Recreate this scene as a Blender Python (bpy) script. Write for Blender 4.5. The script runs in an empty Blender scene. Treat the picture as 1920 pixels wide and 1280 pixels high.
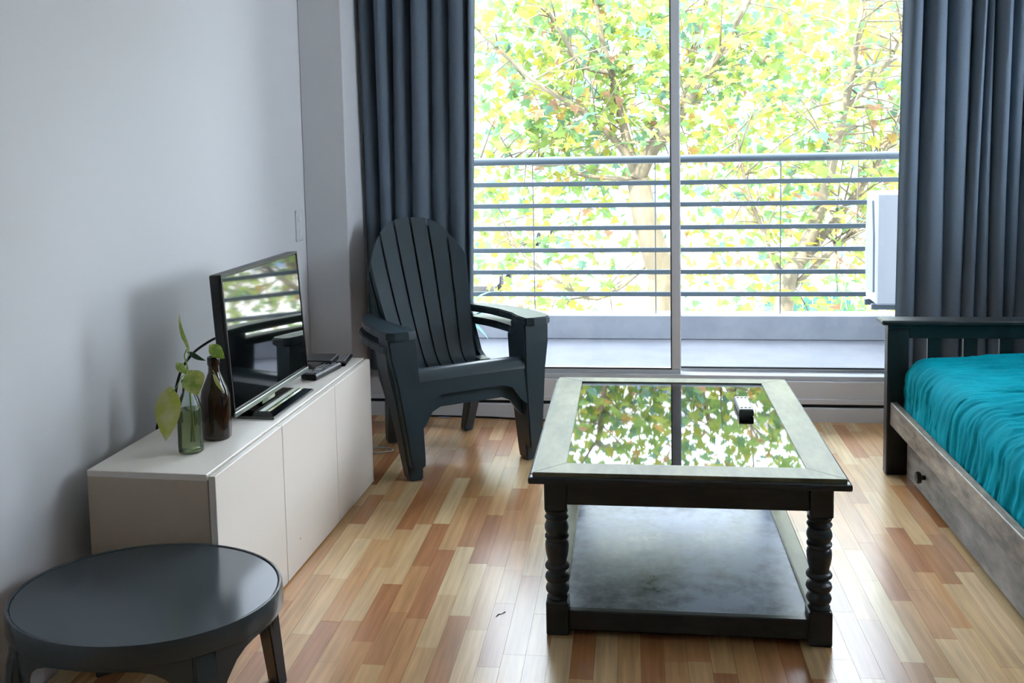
import bpy, bmesh, math, random
from mathutils import Vector, Matrix, noise

R = random.Random(7)
PI = math.pi
sc = bpy.context.scene
COL = sc.collection

# ------------------------------------------------------------------ camera
F = 1800.0; PX, PY, CZ = 960.0, 417.0, 1.37          # focal length / principal point in 1920x1280 pixels
def _cam(u, v): return Vector(((u - PX) / F, -(v - PY) / F, -1.0))
_Y = _cam(1180, 251).normalized()
_Z = Vector((1, .02, 0)).cross(_Y).normalized()
if _Z.y < 0: _Z = -_Z
_X = _Y.cross(_Z)
ROT = Matrix((_X, _Y, _Z))                            # camera -> world
cd = bpy.data.cameras.new('camera'); co = bpy.data.objects.new('camera', cd); COL.objects.link(co)
co.matrix_world = Matrix.Translation((0, 0, CZ)) @ ROT.to_4x4()
cd.sensor_width = 36; cd.sensor_fit = 'HORIZONTAL'
cd.lens = F / 1920 * 36
cd.shift_y = -(640 - PY) / 1920
cd.clip_start = .05; cd.clip_end = 500
sc.camera = co
def ony(u, v, y):                                     # pixel -> point on the plane Y = y
    d = ROT @ _cam(u, v); return Vector((0, 0, CZ)) + d * (y / d.y)
def onz(u, v, z=0.0):
    d = ROT @ _cam(u, v); return Vector((0, 0, CZ)) + d * ((z - CZ) / d.z)

# ------------------------------------------------------------------ light
w = bpy.data.worlds.new('sky'); sc.world = w; w.use_nodes = True
bg = w.node_tree.nodes['Background']
bg.inputs[0].default_value = (.78, .86, 1.0, 1); bg.inputs[1].default_value = 3.4
sd = bpy.data.lights.new('sun', 'SUN'); sd.energy = 3.0; sd.angle = math.radians(1.0); sd.color = (1, .95, .84)
so = bpy.data.objects.new('sun', sd); COL.objects.link(so)
so.rotation_euler = Vector((-.30, -.62, .80)).to_track_quat('Z', 'Y').to_euler()
so.location = (-3, -6, 12)
vs = sc.view_settings
vs.view_transform = 'Standard'; vs.look = 'None'; vs.gamma = 1; vs.use_curve_mapping = False
vs.exposure = 2.3

# ------------------------------------------------------------------ materials
MATS = {}
def lin(c): return tuple((x / 255 / 12.92) if x / 255 <= .04045 else ((x / 255 + .055) / 1.055) ** 2.4 for x in c)
def mat(name, rgb, rough=.5, metal=0, spec=.5, coat=0, coatr=.1, second=None, nscale=8, stretch=(1, 1, 1),
        bump=0, bscale=60, trans=0, ior=1.45, lo=.4, hi=.62, rough2=None, detail=6):
    """rgb given in sRGB 0-255; optional second colour mixed in by noise, optional bump"""
    if name in MATS: return MATS[name]
    m = bpy.data.materials.new(name); m.use_nodes = True; MATS[name] = m
    nt = m.node_tree; b = nt.nodes['Principled BSDF']
    c = lin(rgb) + (1,)
    b.inputs['Base Color'].default_value = c
    b.inputs['Roughness'].default_value = rough; b.inputs['Metallic'].default_value = metal
    b.inputs['Specular IOR Level'].default_value = spec
    b.inputs['Coat Weight'].default_value = coat; b.inputs['Coat Roughness'].default_value = coatr
    b.inputs['Transmission Weight'].default_value = trans; b.inputs['IOR'].default_value = ior
    if second or bump:
        tc = nt.nodes.new('ShaderNodeTexCoord'); mp = nt.nodes.new('ShaderNodeMapping')
        nt.links.new(tc.outputs['Object'], mp.inputs[0]); mp.inputs['Scale'].default_value = stretch
    if second:
        n = nt.nodes.new('ShaderNodeTexNoise'); n.inputs['Scale'].default_value = nscale; n.inputs['Detail'].default_value = detail
        n.inputs['Roughness'].default_value = .65
        nt.links.new(mp.outputs[0], n.inputs['Vector'])
        r = nt.nodes.new('ShaderNodeValToRGB')
        r.color_ramp.elements[0].position = lo; r.color_ramp.elements[0].color = c
        r.color_ramp.elements[1].position = hi; r.color_ramp.elements[1].color = lin(second) + (1,)
        nt.links.new(n.outputs['Fac'], r.inputs[0]); nt.links.new(r.outputs[0], b.inputs['Base Color'])
        if rough2 is not None:
            mr = nt.nodes.new('ShaderNodeMapRange'); mr.inputs['From Min'].default_value = lo; mr.inputs['From Max'].default_value = hi
            mr.inputs['To Min'].default_value = rough; mr.inputs['To Max'].default_value = rough2
            nt.links.new(n.outputs['Fac'], mr.inputs[0]); nt.links.new(mr.outputs[0], b.inputs['Roughness'])
    if bump:
        n2 = nt.nodes.new('ShaderNodeTexNoise'); n2.inputs['Scale'].default_value = bscale; n2.inputs['Detail'].default_value = 3
        nt.links.new(mp.outputs[0], n2.inputs['Vector'])
        bp = nt.nodes.new('ShaderNodeBump'); bp.inputs['Strength'].default_value = bump; bp.inputs['Distance'].default_value = .004
        nt.links.new(n2.outputs['Fac'], bp.inputs['Height']); nt.links.new(bp.outputs[0], b.inputs['Normal'])
    return m

def glass_mat(name, tint=(1, 1, 1), ior=1.5):
    """thin pane: clear straight through, mirror by Fresnel"""
    m = bpy.data.materials.new(name); m.use_nodes = True; nt = m.node_tree; nt.nodes.clear()
    o = nt.nodes.new('ShaderNodeOutputMaterial'); mx = nt.nodes.new('ShaderNodeMixShader')
    t = nt.nodes.new('ShaderNodeBsdfTransparent'); t.inputs[0].default_value = tint + (1,)
    g = nt.nodes.new('ShaderNodeBsdfGlossy'); g.inputs['Roughness'].default_value = .02
    f = nt.nodes.new('ShaderNodeFresnel'); f.inputs['IOR'].default_value = ior
    nt.links.new(f.outputs[0], mx.inputs[0]); nt.links.new(t.outputs[0], mx.inputs[1]); nt.links.new(g.outputs[0], mx.inputs[2])
    nt.links.new(mx.outputs[0], o.inputs[0]); return m

def wood_floor(name, attr):
    m = bpy.data.materials.new(name); m.use_nodes = True; nt = m.node_tree; b = nt.nodes['Principled BSDF']
    if attr:
        s = nt.nodes.new('ShaderNodeVertexColor'); s.layer_name = 'tone'; colr = s.outputs['Color']
    else:
        s = nt.nodes.new('ShaderNodeObjectInfo'); colr = s.outputs['Color']
    g = nt.nodes.new('ShaderNodeNewGeometry'); mp = nt.nodes.new('ShaderNodeMapping'); mp.inputs['Scale'].default_value = (60, 3.5, 1)
    nt.links.new(g.outputs['Position'], mp.inputs[0])
    n = nt.nodes.new('ShaderNodeTexNoise'); n.inputs['Scale'].default_value = 1; n.inputs['Detail'].default_value = 5
    nt.links.new(mp.outputs[0], n.inputs['Vector'])
    mr = nt.nodes.new('ShaderNodeMapRange'); mr.inputs['From Min'].default_value = .3; mr.inputs['From Max'].default_value = .7
    mr.inputs['To Min'].default_value = .80; mr.inputs['To Max'].default_value = 1.14
    nt.links.new(n.outputs['Fac'], mr.inputs[0])
    mu = nt.nodes.new('ShaderNodeVectorMath'); mu.operation = 'SCALE'
    nt.links.new(colr, mu.inputs[0]); nt.links.new(mr.outputs[0], mu.inputs['Scale'])
    nt.links.new(mu.outputs[0], b.inputs['Base Color'])
    b.inputs['Roughness'].default_value = .25; b.inputs['Specular IOR Level'].default_value = .6
    return m

def leaf_mat(name, attr=True, rgb=None, tr=.5):
    m = bpy.data.materials.new(name); m.use_nodes = True; nt = m.node_tree; nt.nodes.clear()
    o = nt.nodes.new('ShaderNodeOutputMaterial'); mx = nt.nodes.new('ShaderNodeMixShader'); mx.inputs[0].default_value = tr
    d = nt.nodes.new('ShaderNodeBsdfDiffuse'); t = nt.nodes.new('ShaderNodeBsdfTranslucent')
    if attr:
        a = nt.nodes.new('ShaderNodeVertexColor'); a.layer_name = 'tone'
        nt.links.new(a.outputs['Color'], d.inputs[0]); nt.links.new(a.outputs['Color'], t.inputs[0])
    else:
        d.inputs[0].default_value = rgb + (1,); t.inputs[0].default_value = rgb + (1,)
    nt.links.new(d.outputs[0], mx.inputs[1]); nt.links.new(t.outputs[0], mx.inputs[2]); nt.links.new(mx.outputs[0], o.inputs[0])
    return m

wall_m   = mat('wall_paint', (218, 218, 220), .85, bump=.05, bscale=180)
ceil_m   = mat('ceiling_paint', (232, 232, 232), .9)
alu_m    = mat('aluminium', (196, 197, 200), .45)
alud_m   = mat('dark_seal', (40, 42, 46), .6)
step_m   = mat('sill_grey', (222, 222, 224), .55)
conc_m   = mat('balcony_concrete', (138, 142, 150), .8, second=(126, 130, 140), nscale=3)
railm    = mat('rail_blue_grey', (70, 82, 90), .45)
tile_m   = mat('balcony_tile', (84, 86, 92), .7, second=(76, 79, 86), nscale=4)
curt_m   = mat('curtain_fabric', (110, 123, 136), .9, spec=.15, second=(99, 112, 125), nscale=300, bump=.12, bscale=700)
chair_m  = mat('chair_plastic', (50, 64, 71), .30, spec=.55, bump=.03, bscale=400)
stool_m  = mat('stool_plastic', (66, 74, 78), .16, spec=.5)
white_m  = mat('white_laminate', (240, 232, 222), .35)
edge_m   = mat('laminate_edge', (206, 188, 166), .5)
black_m  = mat('black_plastic', (14, 14, 16), .35)
blackg_m = mat('black_gloss', (5, 5, 6), .05, spec=1.0, coat=1.0, coatr=.03)
silver_m = mat('silver_trim', (130, 134, 128), .3, metal=.6)
btn_m    = mat('button_grey', (150, 152, 156), .5)
cable_m  = mat('cable_black', (12, 12, 14), .5)
cablew_m = mat('cable_white', (190, 190, 180), .5)
tbl_m    = mat('table_dark_paint', (42, 48, 53), .36, spec=.45, coat=.1, coatr=.2, second=(66, 70, 70), nscale=5, stretch=(1, 1, 3), lo=.5, hi=.78)
top_m    = mat('table_frame_sheen_paint', (98, 98, 80), .36, spec=.25, second=(142, 140, 112), nscale=9, stretch=(1, .35, 1), lo=.35, hi=.7)  # olive-grey paint, made paler and warmer to carry the leaf reflection
shelf_m  = mat('table_shelf_patina', (30, 40, 56), .26, spec=.5, second=(150, 160, 178), nscale=7, lo=.34, hi=.60, rough2=.42)
bed_m    = mat('bed_dark_wood', (22, 26, 28), .4, second=(44, 54, 56), nscale=9, stretch=(1, 1, .4), lo=.48, hi=.75)
bedr_m   = mat('bed_worn_wood', (74, 68, 64), .45, second=(160, 148, 132), nscale=11, stretch=(3, .6, 2.0), lo=.36, hi=.66, bump=.1, bscale=30)
bedd_m   = mat('drawer_worn_wood', (62, 62, 62), .45, second=(138, 134, 128), nscale=9, stretch=(3, .6, 2.0), lo=.38, hi=.68, bump=.1, bscale=30)
knob_m   = mat('knob_dark', (50, 50, 48), .4, metal=.3)
teal_m   = mat('bedspread_turquoise', (0, 128, 142), .8, spec=.05, second=(0, 146, 160), nscale=5, bump=.15, bscale=120)
matt_m   = mat('mattress_white', (215, 215, 210), .9)
amber_m  = mat('amber_glass', (46, 22, 8), .08, spec=.6, trans=.35, ior=1.5)
water_m  = mat('green_water', (186, 194, 150), .05, trans=.9, ior=1.33)
clear_m  = glass_mat('bottle_glass', (.90, .95, .92), 1.35)
pane_m   = glass_mat('window_glass', (.97, .985, .98), 1.3)
tglass_m = glass_mat('table_glass', (.82, .88, .86), 2.3)
ac_m     = mat('ac_white', (150, 154, 160), .5)
acg_m    = mat('ac_grille', (112, 120, 128), .6)
bark_m   = mat('plane_bark', (126, 116, 98), .9, second=(98, 90, 74), nscale=3, stretch=(1, 1, .5))
agave_m  = mat('agave_green', (72, 112, 108), .6)
pot_m    = mat('grey_pot', (120, 124, 126), .8)
bld_m    = mat('building_render', (178, 178, 178), .9)
bglass_m = mat('building_glass', (84, 100, 132), .4)
fence_m  = mat('green_fence', (58, 104, 98), .7)
ground_m = mat('street_ground', (188, 184, 178), .9, second=(168, 166, 160), nscale=.6)
car_m    = mat('car_paint', (150, 154, 160), .3)
tyre_m   = mat('tyre', (22, 22, 24), .8)
plate_m  = mat('switch_plate', (216, 216, 220), .45)
floor_m  = wood_floor('floor_strip', False); floor2_m = wood_floor('floor_strip_far', True)
base_m   = mat('floor_joint', (84, 56, 38), .6)
fol_m    = leaf_mat('foliage')

# ------------------------------------------------------------------ mesh helpers
def link(o, parent=None):
    COL.objects.link(o)
    if parent: o.parent = parent
    return o
def mesh(name, V, Fc, m, parent=None, smooth=False):
    me = bpy.data.meshes.new(name); me.from_pydata([tuple(v) for v in V], [], Fc); me.update()
    if m: me.materials.append(m)
    if smooth:
        for p in me.polygons: p.use_smooth = True
        me.set_sharp_from_angle(angle=math.radians(42))
    return link(bpy.data.objects.new(name, me), parent)
def from_bm(name, bm, m, parent=None, smooth=False):
    me = bpy.data.meshes.new(name); bm.normal_update(); bm.to_mesh(me); bm.free(); me.materials.append(m)
    if smooth:
        for p in me.polygons: p.use_smooth = True
        me.set_sharp_from_angle(angle=math.radians(42))
    return link(bpy.data.objects.new(name, me), parent)
def tag(o, label=None, cat=None, group=None, kind=None):
    if label: o['label'] = label
    if cat: o['category'] = cat
    if group: o['group'] = group
    if kind: o['kind'] = kind
    return o
def thing(name, label, cat, loc=(0, 0, 0), rz=0, group=None):
    o = bpy.data.objects.new(name, None); o.location = loc; o.rotation_euler = (0, 0, rz); o.empty_display_size = .05
    COL.objects.link(o); return tag(o, label, cat, group)
def structure(name, parent=None):
    o = bpy.data.objects.new(name, None); link(o, parent); o['kind'] = 'structure'; return o
def box(name, lo, hi, m, parent=None, bev=.003, seg=1, smooth=False):
    bm = bmesh.new(); bmesh.ops.create_cube(bm, size=1)
    s = [hi[i] - lo[i] for i in range(3)]; c = [(hi[i] + lo[i]) / 2 for i in range(3)]
    for v in bm.verts: v.co = Vector((v.co.x * s[0] + c[0], v.co.y * s[1] + c[1], v.co.z * s[2] + c[2]))
    if bev:
        bmesh.ops.bevel(bm, geom=bm.edges[:], offset=min(bev, min(s) * .45), segments=seg, affect='EDGES', profile=.6)
    return from_bm(name, bm, m, parent, smooth)
def frame_axes(d):
    d = d.normalized(); a = Vector((0, 0, 1)) if abs(d.z) < .9 else Vector((1, 0, 0))
    u = d.cross(a).normalized(); return u, d.cross(u).normalized()
def tube_data(pts, rad, n=8, cap=True):
    pts = [Vector(p) for p in pts]; k = len(pts)
    if not hasattr(rad, '__len__'): rad = [rad] * k
    V, Fc = [], []; u = None
    for i, p in enumerate(pts):
        d = (pts[min(i + 1, k - 1)] - pts[max(i - 1, 0)])
        if d.length < 1e-9: d = Vector((0, 0, 1))
        if u is None: u, v = frame_axes(d)
        else:
            dn = d.normalized(); u = (u - dn * u.dot(dn)).normalized(); v = dn.cross(u)
        for j in range(n):
            a = 2 * PI * j / n; V.append(p + (u * math.cos(a) + v * math.sin(a)) * rad[i])
    for i in range(k - 1):
        for j in range(n):
            Fc.append((i * n + j, i * n + (j + 1) % n, (i + 1) * n + (j + 1) % n, (i + 1) * n + j))
    if cap: Fc.append(tuple(range(n))[::-1]); Fc.append(tuple((k - 1) * n + j for j in range(n)))
    return V, Fc
def tube(name, pts, rad, m, parent=None, n=8):
    V, Fc = tube_data(pts, rad, n); return mesh(name, V, Fc, m, parent, True)
def spline(pts, k=6):
    pts = [Vector(p) for p in pts]; out = []
    for i in range(len(pts) - 1):
        p0 = pts[max(i - 1, 0)]; p1 = pts[i]; p2 = pts[i + 1]; p3 = pts[min(i + 2, len(pts) - 1)]
        for j in range(k):
            t = j / k
            out.append(.5 * ((2 * p1) + (p2 - p0) * t + (2 * p0 - 5 * p1 + 4 * p2 - p3) * t * t + (3 * p1 - p0 - 3 * p2 + p3) * t ** 3))
    out.append(pts[-1]); return out
def lathe(name, prof, m, parent=None, n=24, smooth=True, loc=(0, 0, 0)):
    V, Fc = [], []; k = len(prof); lx, ly, lz = loc
    for r, z in prof:
        for j in range(n):
            a = 2 * PI * j / n; V.append((lx + max(r, 1e-4) * math.cos(a), ly + max(r, 1e-4) * math.sin(a), lz + z))
    for i in range(k - 1):
        for j in range(n):
            Fc.append((i * n + j, i * n + (j + 1) % n, (i + 1) * n + (j + 1) % n, (i + 1) * n + j))
    Fc.append(tuple(range(n))[::-1]); Fc.append(tuple((k - 1) * n + j for j in range(n)))
    return mesh(name, V, Fc, m, parent, smooth)
def prism(name, outline, axis, a, b, m, parent=None, bev=0):
    """extrude a 2-D outline along axis 'x','y' or 'z' between a and b"""
    def p3(q, t): return {'x': (t, q[0], q[1]), 'y': (q[0], t, q[1]), 'z': (q[0], q[1], t)}[axis]
    n = len(outline); bm = bmesh.new()
    A = [bm.verts.new(p3(q, a)) for q in outline]; B = [bm.verts.new(p3(q, b)) for q in outline]
    bm.faces.new(A); bm.faces.new(B[::-1])
    for i in range(n): bm.faces.new((A[i], B[i], B[(i + 1) % n], A[(i + 1) % n]))
    bmesh.ops.recalc_face_normals(bm, faces=bm.faces[:])
    if bev: bmesh.ops.bevel(bm, geom=bm.edges[:], offset=bev, segments=2, affect='EDGES')
    return from_bm(name, bm, m, parent)
def loft(name, rings, m, parent=None, smooth=False, bev=0):
    """closed solid through equal-length rings of points"""
    bm = bmesh.new(); RR = [[bm.verts.new(p) for p in r] for r in rings]; n = len(rings[0])
    for i in range(len(RR) - 1):
        for j in range(n): bm.faces.new((RR[i][j], RR[i][(j + 1) % n], RR[i + 1][(j + 1) % n], RR[i + 1][j]))
    bm.faces.new(RR[0][::-1]); bm.faces.new(RR[-1])
    bmesh.ops.recalc_face_normals(bm, faces=bm.faces[:])
    if bev: bmesh.ops.bevel(bm, geom=[e for e in bm.edges if e.calc_face_angle(0) > .6], offset=bev, segments=2, affect='EDGES')
    return from_bm(name, bm, m, parent, smooth)
def rect(x0, x1, y0, y1, z): return [(x0, y0, z), (x1, y0, z), (x1, y1, z), (x0, y1, z)]
def sheet(name, P, th, m, parent=None, smooth=True):
    """grid of points P[i][j] thickened along its normals"""
    a = len(P); b = len(P[0]); V = []; N = []
    for i in range(a):
        for j in range(b):
            du = Vector(P[min(i + 1, a - 1)][j]) - Vector(P[max(i - 1, 0)][j]); dv = Vector(P[i][min(j + 1, b - 1)]) - Vector(P[i][max(j - 1, 0)])
            N.append(du.cross(dv).normalized()); V.append(Vector(P[i][j]))
    n = a * b; V2 = V + [V[i] + N[i] * th for i in range(n)]; Fc = []
    for i in range(a - 1):
        for j in range(b - 1):
            q = (i * b + j, i * b + j + 1, (i + 1) * b + j + 1, (i + 1) * b + j)
            Fc.append(q[::-1]); Fc.append(tuple(x + n for x in q))
    def side(l):
        for p, q in zip(l, l[1:]): Fc.append((p, q, q + n, p + n))
    side([j for j in range(b)]); side([(a - 1) * b + j for j in range(b)][::-1])
    side([i * b for i in range(a)][::-1]); side([i * b + b - 1 for i in range(a)])
    return mesh(name, V2, Fc, m, parent, smooth)
def copy_tree(o, parent=None):
    c = o.copy(); COL.objects.link(c); c.parent = parent
    for ch in o.children: copy_tree(ch, c)
    return c

# ------------------------------------------------------------------ room shell
XL, XR, YB, YW, ZC = -1.50, 2.30, -1.8, 4.56, 2.60
def sbox(name, lo, hi, m, parent=None, bev=0): return tag(box(name, lo, hi, m, parent, bev), kind='structure')
fl = sbox('floor', (XL - .1, YB - .1, -.12), (XR + .1, YW, -.005), base_m)
TONES = [(218, 182, 134), (210, 168, 118), (202, 154, 104), (194, 144, 96), (178, 122, 80), (222, 192, 146), (206, 162, 112), (188, 136, 92)]
near = []; rest = []
sw = .0605; row = 0; x = XL + .005
fr = random.Random(21)
while x + sw < XR + .03:
    y = YB - fr.random() * .3
    while y < YW:
        L = fr.choice((.22, .28, .30, .34, .40, .46)); y1 = min(y + L, YW)
        if y1 > YB and y1 - y > .03:
            t = lin(fr.choice(TONES)); k = fr.uniform(.92, 1.06); t = tuple(c * k for c in t)
            cx, cy = x + sw / 2, (y + y1) / 2
            vis = 2.05 < y1 and abs(cx - cy * .02) < .47 * cy + .03 and cx > -1.1 - .0 and cx < 1.12
            (near if vis else rest).append((x, max(y, YB - .05), y1, t))
        y += L
    x += sw
near.sort(key=lambda p: -(p[2] - p[1]) / ((p[1] + p[2]) ** 2))
rest += near[300:]; near = near[:300]
_pm = {}
for x0, y0, y1, t in near:
    L = round(y1 - y0, 3)
    if L not in _pm:
        bm = bmesh.new(); bmesh.ops.create_cube(bm, size=1)
        for v in bm.verts: v.co = Vector((v.co.x * (sw - .0006), v.co.y * (L - .0006), v.co.z * .005 - .0025))
        me = bpy.data.meshes.new('plank'); bm.to_mesh(me); bm.free(); me.materials.append(floor_m); _pm[L] = me
    o = bpy.data.objects.new('plank', _pm[L]); link(o, fl); o.location = (x0 + sw / 2, (y0 + y1) / 2, 0); o.color = t + (1,)
V, Fc, Cc = [], [], []
for x0, y0, y1, t in rest:
    i = len(V); g = .0003
    for z in (-.005, 0): V += [(x0 + g, y0 + g, z), (x0 + sw - g, y0 + g, z), (x0 + sw - g, y1 - g, z), (x0 + g, y1 - g, z)]
    Fc += [(i + 4, i + 5, i + 6, i + 7), (i, i + 1, i + 5, i + 4), (i + 1, i + 2, i + 6, i + 5), (i + 2, i + 3, i + 7, i + 6), (i + 3, i, i + 4, i + 7)]
    Cc += [t] * 5
def tone_attr(me, cols):
    ca = me.color_attributes.new('tone', 'FLOAT_COLOR', 'CORNER')
    buf = []
    for p in me.polygons: buf += (cols[p.index] + (1.0,)) * len(p.vertices)
    ca.data.foreach_set('color', buf)
o = mesh('plank_field', V, Fc, floor2_m, fl); tone_attr(o.data, Cc); o['kind'] = 'stuff'

sbox('ceiling', (XL - .2, YB - .2, ZC), (XR + .2, YW + .25, ZC + .2), ceil_m)
sbox('wall_left', (XL - .2, YB - .2, -.12), (XL, YW + .25, ZC), wall_m)
W0, W1, WZ0, WZ1 = 2.7, 4.15, 1.05, 2.1  # bounds of the added fill-light opening in the right wall
wr = structure('wall_right')
box('wall_piece', (XR, YB - .2, -.12), (XR + .2, W0, ZC), wall_m, wr, 0)
box('wall_piece', (XR, W1, -.12), (XR + .2, YW + .25, ZC), wall_m, wr, 0)
box('wall_piece', (XR, W0, -.12), (XR + .2, W1, WZ0), wall_m, wr, 0)
box('wall_piece', (XR, W0, WZ1), (XR + .2, W1, ZC), wall_m, wr, 0)
sbox('wall_back', (XL, YB - .2, -.12), (XR, YB, ZC), wall_m)
sbox('wall_corner', (XL, 4.30, -.005), (-1.296, YW + .25, ZC), wall_m, bev=.004)
sbox('wall_window', (-1.296, YW, 2.42), (XR, YW + .25, ZC), wall_m)
sbox('wall_window_right', (2.12, YW, -.12), (XR, YW + .25, 2.42), wall_m)
# the face of the building that this flat belongs to (it shades the balcony)
sbox('wall_facade_above', (-7, YW + .05, ZC + .2), (8, YW + .25, 4.6), bld_m)
sbox('wall_facade_left', (-7, YW + .05, -4), (XL - .2, YW + .25, ZC + .2), bld_m)
sbox('wall_facade_right', (XR + .2, YW + .05, -4), (8, YW + .25, ZC + .2), bld_m)
sbox('wall_facade_below', (XL - .2, YW + .05, -4), (XR + .2, YW + .25, -.12), bld_m)

# sill step below the sliding window
st = structure('trim_1')
box('sill_base', (-1.296, YW, -.005), (2.12, YW + .24, .066), step_m, st, .002)
box('sill_groove', (-1.296, YW + .022, .066), (2.12, YW + .24, .084), alud_m, st, 0)
box('sill_lip', (-1.296, YW + .004, .084), (2.12, YW + .24, .108), step_m, st, .002)
box('sill_panel', (-1.296, YW + .014, .108), (2.12, YW + .24, .19), step_m, st, .002)
for x in (-.55,): box('sill_joint', (x, YW - .001, 0), (x + .006, YW + .01, .064), alud_m, st, 0)

# sliding window: outer frame and two sashes
wn = structure('window_1')
wy = YW + .03
box('frame_sill', (-1.296, wy, .19), (2.12, wy + .16, .212), alu_m, wn, .002)
box('frame_head', (-1.296, wy, 2.37), (2.12, wy + .16, 2.42), alu_m, wn, .002)
box('frame_jamb', (-1.296, wy, .212), (-1.25, wy + .16, 2.37), alu_m, wn, .002)
box('frame_jamb', (2.07, wy, .212), (2.12, wy + .16, 2.37), alu_m, wn, .002)
def sash(x0, x1, y0, m0, w0, w1, zb):
    s = box('sash', (x0, y0, .212), (x1, y0 + .03, zb), m0, wn, .002)
    box('stile', (x0, y0, zb), (x0 + w0, y0 + .03, 2.33), m0, s, .002)
    box('stile', (x1 - w1, y0, zb), (x1, y0 + .03, 2.33), m0, s, .002)
    box('top_rail', (x0, y0, 2.33), (x1, y0 + .03, 2.37), m0, s, .002)
    box('pane', (x0 + w0 - .004, y0 + .012, zb - .004), (x1 - w1 + .004, y0 + .018, 2.334), pane_m, s, 0)
    box('seal', (x0 + w0, y0 - .001, zb), (x1 - w1, y0 + .008, zb + .006), alud_m, s, 0)
    return s
sl = sash(-1.25, .236, wy + .03, alu_m, .05, .042, .232)
box('stile_seal', (.190, wy + .028, .232), (.1945, wy + .05, 2.33), alud_m, sl, 0)
sash(.20, 2.07, wy + .09, alu_m, .042, .05, .226)

w2 = structure('added_fill_window')  # unseen window, added so daylight brightens the wall, sill and front faces
for nm, a, b in (('frame', (XR + .08, W0, WZ0), (XR + .14, W0 + .05, WZ1)), ('frame', (XR + .08, W1 - .05, WZ0), (XR + .14, W1, WZ1)),
                 ('frame', (XR + .08, W0 + .05, WZ0), (XR + .14, W1 - .05, WZ0 + .05)), ('frame', (XR + .08, W0 + .05, WZ1 - .05), (XR + .14, W1 - .05, WZ1)),
                 ('mullion', (XR + .08, (W0 + W1) / 2 - .025, WZ0 + .05), (XR + .14, (W0 + W1) / 2 + .025, WZ1 - .05))):
    box(nm, a, b, alu_m, w2, .002)
for a, b in ((W0 + .045, (W0 + W1) / 2 - .02), ((W0 + W1) / 2 + .02, W1 - .045)): box('pane', (XR + .105, a, WZ0 + .045), (XR + .111, b, WZ1 - .045), pane_m, w2, 0)

# ------------------------------------------------------------------ balcony
ZB = .03; YR = 6.24; KZ = ony(1270, 591, YR).z
sbox('balcony_floor', (-2.4, YW + .25, -.15), (3.0, YR + .2, ZB), tile_m)
sbox('balcony_kerb', (-2.4, YR, ZB), (3.0, YR + .16, KZ), conc_m, bev=.006)
YRL = YR + .06; 
rl = thing('balcony_railing', 'blue-grey balcony railing of horizontal bars under a round handrail', 'railing', (0, YRL, KZ))
def rz(v): return ony(1270, v, YRL).z - KZ
tube('handrail', [(-2.4, 0, rz(298)), (3.0, 0, rz(298))], .026, railm, rl, 16)
for v in (342, 383, 426, 468, 509.5, 551):
    box('bar', (-2.4, -.006, rz(v) - .0155), (3.0, .006, rz(v) + .0155), railm, rl, .003)
for x in (-2.23, -1.43, -.635, .163, .958, 1.755, 2.55):
    tube('baluster', [(x, .0, 0), (x, .0, rz(298))], .004, railm, rl, 6)

AX = ony(1645, 470, 5.9).x; A0 = ony(1645, 572, 5.9).z - ZB; A1 = ony(1645, 362, 5.9).z - ZB
ac = thing('air_conditioner', 'white outdoor air-conditioning unit on a bracket at the balcony railing', 'air conditioner', (AX, 5.90, ZB))
box('casing', (0, 0, A0), (.34, .28, A1), ac_m, ac, .02, 3)
prism('side_grille', [(.05, A0 + .07), (.22, A0 + .07), (.245, A0 + .3), (.245, A0 + .42), (.21, A1 - .05), (.09, A1 - .05), (.06, A1 - .25)], 'x', -.012, .003, acg_m, ac)
box('front_edge', (-.006, -.004, A0), (.344, .03, A1), ac_m, ac, .01)
for y in (.05, .22): box('bracket', (-.02, y - .015, A0 - .035), (.36, y + .015, A0), railm, ac, .003)
for x in (.25, .32): box('bracket_leg', (x - .012, .205, 0), (x + .012, .235, A0 - .035), railm, ac, .002)

def leaf_blade(name, base, tip, wid, m, parent, sag=.0, fold=.25, k=8):
    base = Vector(base); tip = Vector(tip); d = tip - base; side = d.cross(Vector((0, 0, 1)))
    if side.length < 1e-4: side = Vector((1, 0, 0))
    side.normalize(); up = side.cross(d).normalized(); rows = []
    for i in range(k + 1):
        t = i / k; c = base + d * t + Vector((0, 0, sag * math.sin(PI * t)))
        wv = wid * max(.04, math.sin(PI * min(1, (.12 + .88 * t)) ** .8)) * (1 if t < .97 else .3)
        rows.append([c - side * wv + up * wv * fold, c, c + side * wv + up * wv * fold])
    return sheet(name, rows, .0012, m, parent)
ag = thing('potted_agave', 'blue-green agave in a grey pot on the balcony behind the chairs', 'plant', (-1.03, 5.45, ZB))
lathe('pot', [(.09, 0), (.13, .22), (.14, .22), (.14, .25), (.12, .25), (.115, .21), (0, .21)], pot_m, ag)
for i in range(15):
    a = i * 2.4; e = R.uniform(.05, 1.2); L = R.uniform(.26, .40)
    leaf_blade('leaf', (0, 0, .21), (math.cos(a) * L * math.cos(e), math.sin(a) * L * math.cos(e), .21 + L * math.sin(e) - .05), .026, agave_m, ag, .07)

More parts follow.
